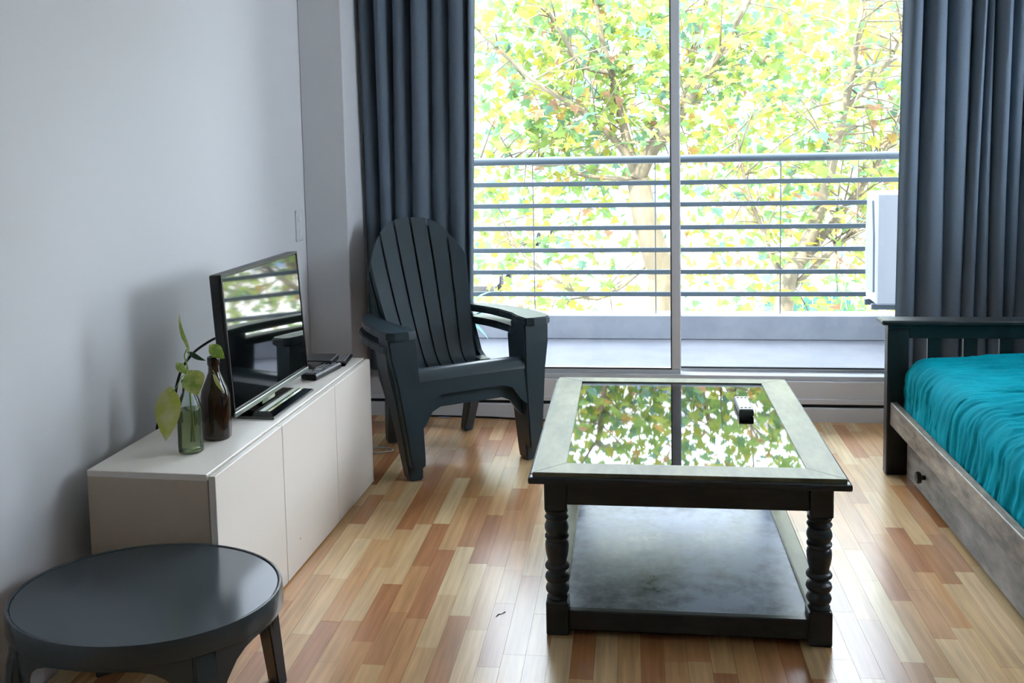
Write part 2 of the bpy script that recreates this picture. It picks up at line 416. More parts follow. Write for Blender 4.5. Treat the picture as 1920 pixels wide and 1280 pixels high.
# ------------------------------------------------------------------ curtains
def curtain(name, x0, x1, b0, b1, folds, seed, label, y0=4.555, amp=.028, ztop=2.36, zb=.235):
    r = random.Random(seed); cen = []; s = 0
    ws = [r.uniform(.45, 1.9) for _ in range(folds)]; tot = sum(ws)
    am = [r.uniform(.6, 1.25) for _ in range(folds)]; dr = [r.uniform(-.5, .5) for _ in range(folds + 1)]
    cols = folds * 14; rows = 26; P = []
    edges = [0]
    for q in ws: edges.append(edges[-1] + q / tot)
    for i in range(rows + 1):
        v = i / rows; z = ztop + (zb - ztop) * v; row = []
        ed = [e + (dr[k] * .6 / folds * (v - .3) if 0 < k < folds else 0) for k, e in enumerate(edges)]
        xa = x0 + (b0 - x0) * v; xb = x1 + (b1 - x1) * v
        for j in range(cols + 1):
            k = min(j // 14, folds - 1); t = (j - k * 14) / 14
            u = ed[k] + (ed[k + 1] - ed[k]) * (t - .10 * math.sin(2 * PI * t))
            a = amp * am[k] * (1.9 - 1.0 * min(1, v / .6))
            h = -math.cos(2 * PI * t); h = math.copysign(abs(h) ** .75, h)
            row.append((xa + (xb - xa) * u, y0 + .028 - a - a * h, z))
        P.append(row)
    o = sheet(name, P, .002, curt_m); o.location = (0, 0, 0)
    return tag(o, label, 'curtain', 'slate grey curtains')
curtain('curtain', -1.288, -.715, -1.288, -.775, 7, 5, 'slate grey curtain hanging behind the stacked plastic chairs')
curtain('curtain', 1.235, 2.09, 1.215, 2.09, 10, 12, 'slate grey curtain hanging behind the bed footboard')
tr = thing('curtain_track', 'white curtain track under the ceiling above the window', 'curtain track', (0, 4.53, ZC))
box('rail', (-1.28, -.025, -.24), (2.12, .022, -.18), alu_m, tr, .003)
for x in (-1.1, .4, 1.9): box('bracket', (x - .015, -.02, -.18), (x + .015, .02, 0), alu_m, tr, .002)

# ------------------------------------------------------------------ media cabinet
CA = math.atan2(-.049, 1.27)
cab = thing('media_cabinet', 'low white media cabinet with three doors along the wall', 'cabinet', (-1.079, 2.318, 0), CA)
CL, CD, CH = 1.325, .365, .507         # local: x<0 towards the wall, y along the wall, z up
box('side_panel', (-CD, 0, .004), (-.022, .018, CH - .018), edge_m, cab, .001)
box('side_panel', (-CD, CL - .018, .004), (-.022, CL, CH - .018), white_m, cab, .001)
box('back_panel', (-CD, .018, .02), (-CD + .006, CL - .018, CH - .018), white_m, cab, 0)
box('bottom_panel', (-CD + .006, .018, .012), (-.022, CL - .018, .03), white_m, cab, 0)
box('top_panel', (-CD, 0, CH - .018), (-.024, CL, CH), white_m, cab, .0015)
cuts = [0, .442, .915, CL]
for i in range(3):
    d = box('door', (-.019, cuts[i] + (.001 if i else 0), .006), (0, cuts[i + 1] - .002, CH - (.004 if i else .004)), white_m, cab, .0012)
    if i == 1: lathe('scuff_mark', [(.004, 0), (.004, .0006)], edge_m, d, 8, loc=(0, 0, 0)).matrix_local = Matrix.Translation((.0002, .55, .10)) @ Matrix.Rotation(PI / 2, 4, 'Y')
box('chipped_corner', (-.045, -.0012, CH - .012), (-.024, .004, CH + .0004), white_m, cab, .001)
cabM = Matrix.Translation((-1.079, 2.318, 0)) @ Matrix.Rotation(CA, 4, 'Z')

# ------------------------------------------------------------------ television
pa = onz(440, 779, .545); pb = ony(577, 681, 3.31); pb.z = .545
ang = math.atan2(pb.y - pa.y, pb.x - pa.x); TW = (pb - pa).length; TH = ony(412, 510, pa.y).z - .545
tv = thing('television', 'black flat-screen television on a stand, its glossy screen mirroring the railing', 'television', (pa.x, pa.y, CH), ang)
lean = Matrix.Translation((0, 0, .03)) @ Matrix.Rotation(-math.radians(3.4), 4, 'X')
def lean_obj(o): o.data.transform(lean); return o
# local: x along the screen, y<0 faces the room, z up
hs = lean_obj(box('housing', (0, .003, 0), (TW, .038, TH), black_m, tv, .004))
lean_obj(prism('back_bulge', [(.06, .03), (TW - .06, .03), (TW - .1, .3), (.1, .3)], 'y', .036, .062, black_m, tv, .006))
lean_obj(box('screen', (.012, 0, .022), (TW - .012, .0035, TH - .012), blackg_m, tv, 0))
lean_obj(box('lower_bezel', (0, -.004, .0), (TW, .004, .016), silver_m, tv, .002))
lean_obj(box('top_bezel', (0, -.002, TH - .008), (TW, .004, TH), black_m, tv, .001))
lean_obj(box('side_bezel', (0, -.002, .016), (.008, .004, TH - .008), black_m, tv, .001))
lean_obj(box('side_bezel', (TW - .008, -.002, .016), (TW, .004, TH - .008), black_m, tv, .001))
xm = TW * .44
prism('neck', [(xm - .05, .012), (xm + .06, .012), (xm + .045, .07), (xm - .035, .07)], 'y', .008, .028, blackg_m, tv, .003)
loft('stand_base', [rect(xm - .17, xm + .17, -.085, .10, 0), rect(xm - .17, xm + .17, -.085, .10, .008), rect(xm - .14, xm + .14, -.06, .08, .018)], blackg_m, tv, bev=.002)
lean_obj(box('port_knob', (-.004, .012, .33), (.002, .026, .345), black_m, tv, .001))

# cable drooping from the back of the television
pts = [ony(418, 628, pa.y + .12), ony(392, 640, pa.y + .08), ony(362, 662, pa.y + .04), ony(342, 690, pa.y), ony(332, 720, pa.y - .02), ony(328, 752, pa.y - .02)]
pts.append(Vector((pts[-1].x - .02, pts[-1].y + .02, CH + .004))); pts.append(Vector((XL + .03, pts[-1].y + .05, CH - .02))); pts.append(Vector((XL + .03, pts[-1].y + .1, .2)))
tag(tube('power_cable', spline(pts, 6), .0042, cable_m, None, 8), 'black cable arching from the back of the television past the plant', 'cable')

# ------------------------------------------------------------------ bottles and plant
bc = onz(359, 846, CH)
cb = thing('clear_bottle', 'small clear glass bottle of greenish water holding a plant cutting', 'bottle', (bc.x, bc.y, CH))
bp = [(.028, 0), (.0335, .004), (.0345, .02), (.0335, .085), (.0345, .10), (.033, .128), (.026, .152), (.0165, .172), (.0145, .196), (.0168, .199), (.0168, .206), (.0135, .206)]
lathe('glass', bp, clear_m, cb, 28)
lathe('water', [(.026, .004), (.0318, .008), (.0318, .085), (.0322, .10), (.031, .122)], water_m, cb, 24)
lathe('mouth_ring', [(.0172, .198), (.0182, .201), (.0172, .205)], clear_m, cb, 24)
bb = onz(402, 824, CH)
br = thing('brown_bottle', 'tall brown amber bottle beside the clear bottle', 'bottle', (bb.x, bb.y + .02, CH))
lathe('glass', [(.036, 0), (.0405, .004), (.0415, .02), (.0415, .125), (.038, .145), (.024, .178), (.0165, .198), (.0155, .225)], amber_m, br, 28)
lathe('lip', [(.0172, .216), (.0185, .222), (.0185, .238), (.0165, .242), (.012, .242), (.012, .22)], amber_m, br, 24)

lg = mat('pothos_green', (128, 162, 56), .4, second=(196, 200, 110), nscale=30, lo=.42, hi=.6)
ly = mat('pothos_pale', (178, 190, 70), .4, second=(206, 204, 150), nscale=18, lo=.4, hi=.62)
ld = mat('pothos_dark', (48, 84, 60), .4)
stem_m = mat('pothos_stem', (132, 158, 84), .5)
po = thing('pothos_cutting', 'trailing pothos cutting with variegated leaves standing in the clear bottle', 'plant', (bc.x, bc.y, CH + .01))
def W(u, v, dy=0): return ony(u, v, bc.y + dy) - Vector((bc.x, bc.y, CH + .01))
def heart(name, stemp, tip, wid, m, parent, face, fold=.15, k=10):
    """pointed heart-shaped leaf; face = direction the blade faces"""
    a = Vector(stemp); b = Vector(tip); d = b - a; face = Vector(face); s = d.cross(face).normalized(); nrm = s.cross(d).normalized(); rows = []
    for i in range(k + 1):
        t = i / k; wv = wid * (math.sin(PI * t ** .62) ** .85 if 0 < t < 1 else .02)
        back = -d * .10 * math.exp(-t * 9)
        bend = nrm * (.10 * d.length * math.sin(PI * t))
        rows.append([a + d * t + back * (abs(q) ** .5) * 1.6 + s * wv * q - nrm * fold * wv * abs(q) + bend for q in (-1, -.55, 0, .55, 1)])
    return sheet(name, rows, .0008, m, parent)
root = Vector((0, .0, .02)); mouth = Vector((0, 0, .20))
s1 = spline([root, (.004, .003, .10), mouth, W(346, 700), W(343, 688)], 5)
tube('stem', s1, .0022, stem_m, po, 6)
tube('stem', spline([root + Vector((.008, 0, 0)), mouth + Vector((.004, 0, -.01)), W(352, 690), W(346, 668), W(350, 655)], 5), .0018, stem_m, po, 6)
tube('petiole', spline([mouth, W(342, 705, -.02), W(328, 730, -.035), W(316, 738, -.04)], 5), .0014, stem_m, po, 6)
heart('leaf', W(318, 737, -.04), W(311, 826, -.05), .034, ly, po, (.3, -1, .1))
heart('leaf', W(352, 655), W(336, 588, .01), .014, lg, po, (-.7, -.7, 0), .5)
tube('petiole', spline([mouth, W(352, 708, -.02), W(360, 702, -.04)], 4), .0014, stem_m, po, 6)
heart('leaf', W(356, 700, -.04), W(371, 740, -.06), .034, lg, po, (.0, -1, .35), .3)
heart('leaf', W(333, 683, .01), W(352, 702, -.01), .012, lg, po, (.2, -1, .5))
tube('petiole', spline([mouth, W(350, 690, .02), W(352, 668, .03), W(356, 663, .03)], 4), .0012, stem_m, po, 6)
heart('leaf', W(355, 662, .03), W(386, 676, .04), .010, ld, po, (.2, -1, -.6), .3)
po2 = thing('pothos_sprig', 'short pothos sprig with variegated leaves standing in the brown bottle', 'plant', (bb.x, bb.y + .02, CH + .01))
def W2(u, v, dy=0): return ony(u, v, bb.y + .02 + dy) - Vector((bb.x, bb.y + .02, CH + .01))
tube('stem', spline([(0, 0, .05), (0, 0, .2), (0, 0, .235), W2(396, 675), W2(400, 662)], 5), .0018, stem_m, po2, 6)
heart('leaf', W2(396, 650), W2(421, 672, -.01), .019, lg, po2, (.2, -1, .4), .3)
heart('leaf', W2(397, 655), W2(402, 645, .01), .010, ld, po2, (0, -1, .2))
tube('petiole', spline([W2(392, 683), W2(405, 705, -.03), W2(410, 715, -.045)], 4), .0012, stem_m, po2, 6)
heart('leaf', W2(402, 706, -.05), W2(421, 737, -.055), .006, ly, po2, (-.3, -1, .4))

# ------------------------------------------------------------------ set-top box and remotes on the cabinet
def cabp(x, y, z=0): return cabM @ Vector((x, y, CH + z))
p = onz(600, 690, CH)
sb = thing('set_top_box', 'small black set-top box beside the television', 'set-top box', (p.x - .005, p.y + .02, CH), .05)
box('case', (-.065, -.05, .004), (.055, .07, .036), black_m, sb, .003)
box('front_panel', (-.06, -.0515, .008), (.05, -.049, .030), blackg_m, sb, .001)
for q in ((-.05, -.04), (.045, -.04), (-.05, .06), (.045, .06)): lathe('foot', [(.006, 0), (.006, .005)], cable_m, sb, 10, loc=(q[0], q[1], 0))
def remote(name, label, loc, rz, L, wd, body, bm_, th=.018, group=None, fat=False, rows=8, ncol=3, z=0.0):
    t = thing(name, label, 'remote control', loc, rz, group)
    def ring(y, zz, k): return rect(-wd / 2 * k, wd / 2 * k, y[0], y[1], zz)
    loft('body', [ring((-L / 2 + .004, L / 2 - .004), 0, .86), ring((-L / 2, L / 2), .005, 1), ring((-L / 2, L / 2), th - .004, 1), ring((-L / 2 + .004, L / 2 - .004), th, .88)], body, t, bev=.0015)
    for i in range(rows):
        for j in range(ncol):
            xx = (j - (ncol - 1) / 2) * wd * .27; yy = -L * .36 + i * L * .72 / max(1, rows - 1)
            if fat and 2 <= i <= 3: continue
            box('button', (xx - wd * .08, yy - .0042, th - .001), (xx + wd * .08, yy + .0042, th + .0022), bm_, t, .001)
    if fat: lathe('navigation_ring', [(.013, th - .001), (.013, th + .002), (.006, th + .003)], bm_, t, 16, loc=(0, -L * .12, 0))
    return t
p1 = onz(587, 711, CH); p2 = onz(632, 690, CH); dv = p2 - p1
remote('remote_control', 'long black remote control with grey buttons close to the television stand', ((p1.x + p2.x) / 2 - .012, (p1.y + p2.y) / 2 - .005, CH), math.atan2(dv.y, dv.x) - PI / 2 + .05, .20, .062, black_m, btn_m, .022, 'remotes on the cabinet', True, 9)
p1 = onz(634, 688, CH); p2 = onz(648, 671, CH); dv = p2 - p1
remote('remote_control', 'slim black remote control at the end of the cabinet beside the chairs', ((p1.x + p2.x) / 2 + .004, (p1.y + p2.y) / 2 + .008, CH), math.atan2(dv.y, dv.x) - PI / 2, .15, .045, black_m, btn_m, .016, 'remotes on the cabinet', False, 7)

# wall socket by the corner
so_ = thing('wall_socket', 'white double socket plate on the wall by the corner', 'wall socket', (XL, 4.205, .985))
box('plate', (0, -.042, -.072), (.008, .042, .072), plate_m, so_, .003)
for z in (-.033, .033): lathe('outlet', [(.017, 0), (.017, .002), (.013, .003)], step_m, so_, 16).matrix_local = Matrix.Translation((.0075, 0, z)) @ Matrix.Rotation(PI / 2, 4, 'Y')

# cables on the floor
c0 = onz(712, 845)
tag(tube('floor_cable', spline([(c0.x - .06, c0.y - .02, .004), (c0.x, c0.y - .035, .004), (c0.x + .055, c0.y - .012, .004), (c0.x + .05, c0.y + .02, .004), (c0.x, c0.y + .035, .004), (c0.x - .06, c0.y + .03, .004)], 6), .0032, cablew_m), 'thin pale cable looped on the floor behind the cabinet end', 'cable')
tag(tube('skirting_cable', spline([(-1.05, YW - .012, .005), (-.7, YW - .02, .005), (-.5, YW - .05, .005), (-.36, YW - .045, .005), (-.1, YW - .014, .005), (.5, YW - .012, .005)], 6), .0045, cable_m), 'black cable lying along the step under the window', 'cable')

# ------------------------------------------------------------------ stacked plastic armchairs
def make_chair():
    c = thing('adirondack_chair', '', 'chair')
    def prof(s):     # back and seat profile (y, z); s 0 = top of back .. 1 = front lip
        K = [(.600, .935), (.565, .83), (.525, .72), (.482, .60), (.440, .49), (.405, .41), (.365, .345), (.30, .312), (.20, .318), (.10, .352), (.02, .392)]
        q = s * (len(K) - 1); i = min(int(q), len(K) - 2); t = q - i
        p0, p1, p2, p3 = K[max(i - 1, 0)], K[i], K[i + 1], K[min(i + 2, len(K) - 1)]
        return tuple(.5 * (2 * p1[a] + (p2[a] - p0[a]) * t + (2 * p0[a] - 5 * p1[a] + 4 * p2[a] - p3[a]) * t * t + (3 * p1[a] - p0[a] - 3 * p2[a] + p3[a]) * t ** 3) for a in (0, 1))
    def half(s):     # half width of the fan
        K = [.268, .266, .256, .240, .222, .206, .198, .20, .212, .226, .236]
        q = s * (len(K) - 1); i = min(int(q), len(K) - 2); return K[i] + (K[i + 1] - K[i]) * (q - i)
    def top_s(u): return .165 * abs(u) ** 2.4
    def pt(u, s, dy=0):
        y, z = prof(s); bow = .05 * u * u * (1 - s) - .0        # shallow dish across the back
        return (u * half(s), y - bow + dy, z)
    n = 6
    for i in range(n):
        u0 = -1 + 2 * i / n + .022; u1 = -1 + 2 * (i + 1) / n - .022; rows = []
        for k in range(27):
            row = []
            for q in range(4):
                u = u0 + (u1 - u0) * q / 3; s0 = top_s(u); row.append(pt(u, s0 + (1 - s0) * k / 26))
            rows.append(row)
        sheet('slat', rows, .012, chair_m, c)
    rows = []
    for k in range(24):
        row = []
        for q in range(13):
            u = (-1 + 2 * q / 12) * .97; s0 = top_s(u) + .02; p = pt(u, s0 + (.93 - s0) * k / 23); row.append((p[0], p[1] + .010, p[2] - .008))
        rows.append(row)
    sheet('back_shell', rows, -.006, chair_m, c)
    # rolled front lip
    lip = spline([(.03, .392), (.0, .404), (-.026, .402), (-.042, .386), (-.046, .366)], 4)if False else [(.035, .385), (.015, .398), (-.008, .404), (-.028, .400), (-.042, .386), (-.047, .366)]
    P = [[(x, y, z) for x in (-.262, -.13, 0, .13, .262)] for y, z in lip]
    sheet('seat_lip', P, .008, chair_m, c)
    ap = [(-.268, .37), (.268, .37), (.262, .20)]
    for k in range(13):
        t = k / 12; xx = .225 - .45 * t; e = abs(2 * t - 1); ap.append((xx, .305 - .075 * max(0, (e - .72) / .28) ** 1.6))
    ap.append((-.262, .20))
    prism('apron', ap, 'y', -.052, -.036, chair_m, c)
    for s in (-1, 1):
        def mr(r): return [(s * x, y, z) for x, y, z in r]
        loft('front_leg', [mr(rect(.262, .385, -.062, .075, .552)), mr(rect(.258, .378, -.062, .07, .47)), mr(rect(.252, .355, -.060, .06, .36)), mr(rect(.250, .335, -.056, .045, .20)), mr(rect(.250, .316, -.05, .028, .03)), mr(rect(.252, .312, -.048, .024, 0))], chair_m, c, bev=.006)
        A = [(.262, -.078), (.30, -.088), (.362, -.086), (.392, -.066), (.402, -.02), (.402, .12), (.390, .24), (.362, .36), (.325, .46), (.278, .505), (.235, .50), (.246, .44), (.268, .34), (.280, .22), (.274, .08), (.258, 0)]
        rg = [[(s * x, y, zz + .0 - .045 * max(0, y - .05)) for x, y in A] for zz in (.545, .578)]
        loft('arm', rg, chair_m, c, bev=.005)
        loft('rear_leg', [mr(rect(.185, .245, .27, .36, .345)), mr(rect(.18, .24, .36, .43, .22)), mr(rect(.175, .225, .455, .505, .02)), mr(rect(.175, .222, .458, .506, 0))], chair_m, c, bev=.005)
        sd_ = [(-.04, .37), (.10, .335), (.28, .29), (.40, .36), (.47, .50), (.49, .52), (.43, .33), (.36, .25), (.22, .245), (.06, .27), (-.04, .25)]
        prism('side_rail', sd_, 'x', s * .236, s * .258, chair_m, c)
    for o in c.children:
        for v in o.data.vertices:
            z = v.co.z; v.co.y += .13 * z; v.co.x *= .93
            v.co.z = z - .03 * (min(1, z / .35) if z < .6 else max(0, 1 - (z - .6) / .33))
    return c
CAZ = math.radians(33)
ch1 = make_chair(); ch1.location = (-.664, 3.852, 0); ch1.rotation_euler = (0, 0, CAZ)
ch1['label'] = 'dark green-grey plastic slatted armchair, the lower of two stacked'; ch1['group'] = 'stacked plastic armchairs'
ch2 = copy_tree(ch1); ch2.location = (-.664 + .0185, 3.852 - .0285, .060)
ch2['label'] = 'dark green-grey plastic slatted armchair stacked on top of another'

# ------------------------------------------------------------------ coffee table
TX0, TX1, TY0, TY1, TZ = -.267, .552, 2.497, 3.520, .47
tb_ = thing('coffee_table', 'dark painted wooden coffee table with glass top, turned legs and lower shelf', 'coffee table', ((TX0 + TX1) / 2, (TY0 + TY1) / 2, 0))
hx, hy = (TX1 - TX0) / 2, (TY1 - TY0) / 2
gx0, gx1, gy0, gy1 = -hx + .087, hx - .090, -hy + .080, hy - .060
zt0 = TZ - .026
def ogee(name, pts, m): # frame board with moulded outer edge
    return prism(name, pts, 'z', zt0 + .012, TZ, m, tb_, .0009)
ogee('top_board', [(-hx, -hy), (hx, -hy), (gx1, gy0), (gx0, gy0)], top_m)
ogee('top_board', [(-hx, hy), (gx0, gy1), (gx1, gy1), (hx, hy)], top_m)
ogee('top_board', [(-hx, -hy), (gx0, gy0), (gx0, gy1), (-hx, hy)], top_m)
ogee('top_board', [(hx, -hy), (hx, hy), (gx1, gy1), (gx1, gy0)], top_m)
e = .012
for nm, lo, hi in (('edge_moulding', (-hx - e, -hy - e), (hx + e, -hy + .02)), ('edge_moulding', (-hx - e, hy - .02), (hx + e, hy + e)),
                   ('edge_moulding', (-hx - e, -hy + .02), (-hx + .02, hy - .02)), ('edge_moulding', (hx - .02, -hy + .02), (hx + e, hy - .02))):
    box(nm, (lo[0], lo[1], zt0 - .004), (hi[0], hi[1], zt0 + .0145), tbl_m, tb_, .006, 2)
box('glass_panel', (gx0 - .002, gy0 - .002, TZ - .009), (gx1 + .002, gy1 + .002, TZ - .003), tglass_m, tb_, 0)
box('glass_rabbet', (gx0 - .01, gy0 - .012, TZ - .0125), (gx1 + .01, gy0 + .008, TZ - .0095), tbl_m, tb_, 0)
box('glass_rabbet', (gx0 - .01, gy1 - .008, TZ - .0125), (gx1 + .01, gy1 + .012, TZ - .0095), tbl_m, tb_, 0)
box('glass_rabbet', (gx0 - .012, gy0 + .008, TZ - .0125), (gx0 + .006, gy1 - .008, TZ - .0095), tbl_m, tb_, 0)
box('glass_rabbet', (gx1 - .006, gy0 + .008, TZ - .0125), (gx1 + .012, gy1 - .008, TZ - .0095), tbl_m, tb_, 0)
lx, ly_ = hx - .028, hy - .024; LW = .062
lh = LW / 2
prof = [(.0275, .118), (.030, .124), (.026, .129), (.0235, .132), (.031, .140), (.0335, .148), (.031, .156), (.023, .162), (.022, .166), (.0315, .172), (.0345, .180), (.0325, .188), (.024, .193), (.022, .198),
        (.026, .203), (.0335, .209), (.0345, .214), (.0315, .220), (.0255, .223), (.0265, .232), (.030, .246), (.0325, .262), (.0330, .274), (.0315, .284), (.0265, .289), (.0265, .292), (.0330, .297), (.0330, .302), (.0275, .306),
        (.0300, .312), (.0335, .322), (.0335, .330), (.0300, .340), (.0265, .345), (.0300, .349), (.0335, .355), (.0300, .361), (.0275, .365), (.0320, .371), (.0320, .376), (.0275, .380)]
prof = [(r, .095 + (z - .118) * (.352 - .095) / (.380 - .118)) for r, z in prof]
for sx in (-1, 1):
    for sy in (-1, 1):
        cx, cy = sx * (lx - lh), sy * (ly_ - lh)
        g = box('leg', (cx - lh, cy - lh, 0), (cx + lh, cy + lh, .095), tbl_m, tb_, .004)
        box('upper_block', (cx - lh, cy - lh, .352), (cx + lh, cy + lh, zt0 - .004), tbl_m, g, .004)
        lathe('turning', prof, tbl_m, g, 28, loc=(cx, cy, 0))
for sy in (-1, 1):
    box('apron', (-lx + LW, sy * (ly_ - .012) - .011, .372), (lx - LW, sy * (ly_ - .012) + .011, zt0 - .004), tbl_m, tb_, .002)
    box('shelf_rail', (-lx + LW, sy * (ly_ - .012) - .011, .018), (lx - LW, sy * (ly_ - .012) + .011, .074), tbl_m, tb_, .003)
for sx in (-1, 1):
    box('apron', (sx * (lx - .012) - .011, -ly_ + LW, .372), (sx * (lx - .012) + .011, ly_ - LW, zt0 - .004), tbl_m, tb_, .002)
    box('shelf_rail', (sx * (lx - .026) - .026, -ly_ + LW, .018), (sx * (lx - .026) + .026, ly_ - LW, .076), top_m, tb_, .004)
box('shelf_panel', (-lx + .05, -ly_ + .021, .056), (lx - .05, ly_ - .021, .068), shelf_m, tb_, .001)

p = onz(1397, 775, TZ)
rmt = remote('remote_control', 'dark remote control with a pale reflection painted on its top, lying on the coffee table glass', (p.x + .001, p.y + .05, TZ - .003), .0, .16, .046, mat('remote_shell', (70, 74, 72), .4), black_m, .024, None, False, 2, 3)
box('top_reflection', (-.0195, -.074, .0225), (.0195, .076, .0246), mat('remote_reflection', (170, 172, 168), .4), rmt, .0008)  # pale sheet on the dark body, stands in for the reflection on top

# ------------------------------------------------------------------ bed
BY = 3.86
bed = thing('daybed', 'dark distressed wooden bed with slatted footboard and a drawer under the side rail', 'bed', (1.0, BY, 0))
def end_board(y, h):
    for x in (0, .92):
        box('post', (x, y - .0, 0), (x + .082, y + .05, h - .035), bed_m, bed, .004)
    box('cap_rail', (-.028, y - .022, h - .018), (1.03, y + .072, h), bed_m, bed, .005)
    box('top_rail', (.082, y + .008, h - .075), (.92, y + .042, h - .018), bed_m, bed, .002)
    box('post_head', (0, y + .001, h - .035), (.082, y + .049, h - .018), bed_m, bed, .001)
    box('post_head', (.92, y + .001, h - .035), (1.002, y + .049, h - .018), bed_m, bed, .001)
    box('bottom_rail', (.082, y + .008, .17), (.92, y + .042, .27), bed_m, bed, .002)
    for k in range(6):
        x = .155 + k * .134; box('slat', (x, y + .016, .27), (x + .052, y + .034, h - .075), bed_m, bed, .002)
end_board(0, .625); end_board(-2.05, .85)
box('side_rail', (.012, -2.0, .205), (.040, 0, .298), bedr_m, bed, .003)
box('side_rail', (.955, -2.0, .205), (.985, 0, .298), bedr_m, bed, .003)
box('mattress_base', (.040, -1.99, .215), (.955, -.006, .235), bed_m, bed, 0)
dr = box('drawer', (.062, -1.94, .022), (.086, -.065, .188), bedd_m, bed, .003)
for y in (-.295, -1.55):
    kn = lathe('knob', [(.009, 0), (.009, .014), (.020, .018), (.0235, .026), (.021, .034), (.008, .038)], knob_m, dr, 8)
    kn.matrix_local = Matrix.Translation((.063, y, .098)) @ Matrix.Rotation(-PI / 2, 4, 'Y')
box('drawer_side', (.086, -.085, .03), (.85, -.067, .17), bed_m, dr, 0)
box('drawer_side', (.086, -1.94, .03), (.85, -1.922, .17), bed_m, dr, 0)
box('drawer_bottom', (.086, -1.922, .03), (.85, -.085, .04), bed_m, dr, 0)
for y in (-.15, -1.8):
    lathe('caster', [(.020, 0), (.022, .004), (.022, .012), (.020, .016)], plate_m, dr, 16).matrix_local = Matrix.Translation((.11, y, .022)) @ Matrix.Rotation(PI / 2, 4, 'Y')
ma = thing('mattress', 'white mattress hidden beneath the turquoise bedspread', 'mattress', (1.0, BY, .235))
box('body', (.062, -1.98, .0), (.94, -.02, .225), matt_m, ma, .05, 3, True)
# bedspread: crinkled quilt wrapped over the mattress
rn = random.Random(3)
wv = [(rn.uniform(1, 7), rn.uniform(1, 9), rn.uniform(0, 6.28), rn.uniform(.25, 1)) for _ in range(10)]
def crinkle(s, y):
    N = noise.noise
    wx = N(Vector((s * 3.1, y * 3.1, 5.3))); wy = N(Vector((s * 2.3, y * 2.3, 1.7))); wz = N(Vector((s * 8, y * 6, 9.1)))
    q = Vector((s * 4.2 + 1.0 * wx, y * 24 + 3.0 * wy + 1.1 * wz, 0))
    r = max(0, 1 - 2.1 * abs(N(q))); r2 = max(0, 1 - 2.2 * abs(N(q * 1.9 + Vector((3, 7, 2)))))
    m = .55 + .45 * N(Vector((s * 2, y * 2, 4)))
    return .0105 * r ** 1.5 * m + .0050 * r2 ** 1.4 + .007 * wx
def section():
    pts = [(.044, .242), (.046, .29)]
    for k in range(9):
        a = PI - k / 8 * PI / 2; pts.append((.128 + .078 * math.cos(a), .408 + .080 * math.sin(a)))
    for k in range(1, 40): pts.append((.128 + .75 * k / 40, .488 + .012 * math.sin(PI * k / 40)))
    for k in range(9):
        a = PI / 2 - k / 8 * PI / 2; pts.append((.878 + .072 * math.cos(a), .41 + .078 * math.sin(a)))
    pts.append((.95, .30)); return pts
sec = section(); ns = []; Sx = [0]
def resample(pts, step):
    out = [pts[0]]; acc = 0
    for a, b in zip(pts, pts[1:]):
        d = math.dist(a, b); n = max(1, int(d / step))
        for i in range(1, n + 1): out.append((a[0] + (b[0] - a[0]) * i / n, a[1] + (b[1] - a[1]) * i / n))
    return out
sec = resample(sec, .016)
for a, b in zip(sec, sec[1:]): Sx.append(Sx[-1] + math.dist(a, b))
V, Fc = [], []; NY = 320; b_ = len(sec)
for i in range(NY + 1):
    y = -.012 - 1.96 * (i / NY); endf = min(1, (-.012 - y) / .10); ez = (1 - math.sqrt(max(0, 1 - (1 - endf) ** 2))) * .055
    for j, (xx, zz) in enumerate(sec):
        pa_ = sec[max(j - 1, 0)]; pb_ = sec[min(j + 1, b_ - 1)]; dx, dz = pb_[0] - pa_[0], pb_[1] - pa_[1]; l = math.hypot(dx, dz) or 1
        h = crinkle(Sx[j], y) + .006 * math.sin(y * 9 + Sx[j] * 3) * (1 if .05 < Sx[j] else 0)
        tz = max(0, min(1, (zz - .28) / .2))
        V.append((xx - dz / l * h + .02 * (1 - endf) * (1 if xx < .13 else 0), y, zz + dx / l * h - ez * tz))
for i in range(NY):
    for j in range(b_ - 1): q = i * b_ + j; Fc.append((q, q + b_, q + b_ + 1, q + 1))
bs = mesh('bedspread', V, Fc, teal_m, None, True); bs.location = (1.0, BY, 0)
md = bs.modifiers.new('thick', 'SOLIDIFY'); md.thickness = .004; md.offset = -1
tag(bs, 'turquoise crinkled quilted bedspread covering the bed', 'bedspread')

# ------------------------------------------------------------------ low round plastic table
SZ = .33
stl = thing('plastic_side_table', 'low round dark grey plastic table standing in front of the cabinet', 'side table', (-1.132, 2.044, 0))
RX, RY = .316, .258
def ell(r, z, n=64): return [(RX * r * math.cos(2 * PI * k / n), RY * r * math.sin(2 * PI * k / n), z) for k in range(n)]
def ring_mesh(name, rings, m, parent, cap0=True, cap1=True):
    n = len(rings[0]); V = [p for r in rings for p in r]; Fc = []
    for i in range(len(rings) - 1):
        for j in range(n): Fc.append((i * n + j, i * n + (j + 1) % n, (i + 1) * n + (j + 1) % n, (i + 1) * n + j))
    if cap0: Fc.append(tuple(range(n))[::-1])
    if cap1: Fc.append(tuple((len(rings) - 1) * n + j for j in range(n)))
    return mesh(name, V, Fc, m, parent, True)
tp = ring_mesh('top', [ell(.90, SZ - .016), ell(.965, SZ - .014), ell(.968, SZ - .004), ell(.962, SZ - .002), ell(.6, SZ - .0015), ell(.2, SZ - .001)], stool_m, stl)
ring_mesh('rim', [ell(.968, SZ - .010), ell(.970, SZ - .001), ell(.978, SZ + .0006), ell(.992, SZ), ell(1.0, SZ - .008), ell(1.003, SZ - .045), ell(1.0, SZ - .048), ell(.985, SZ - .046), ell(.98, SZ - .016)], stool_m, stl, False, False)
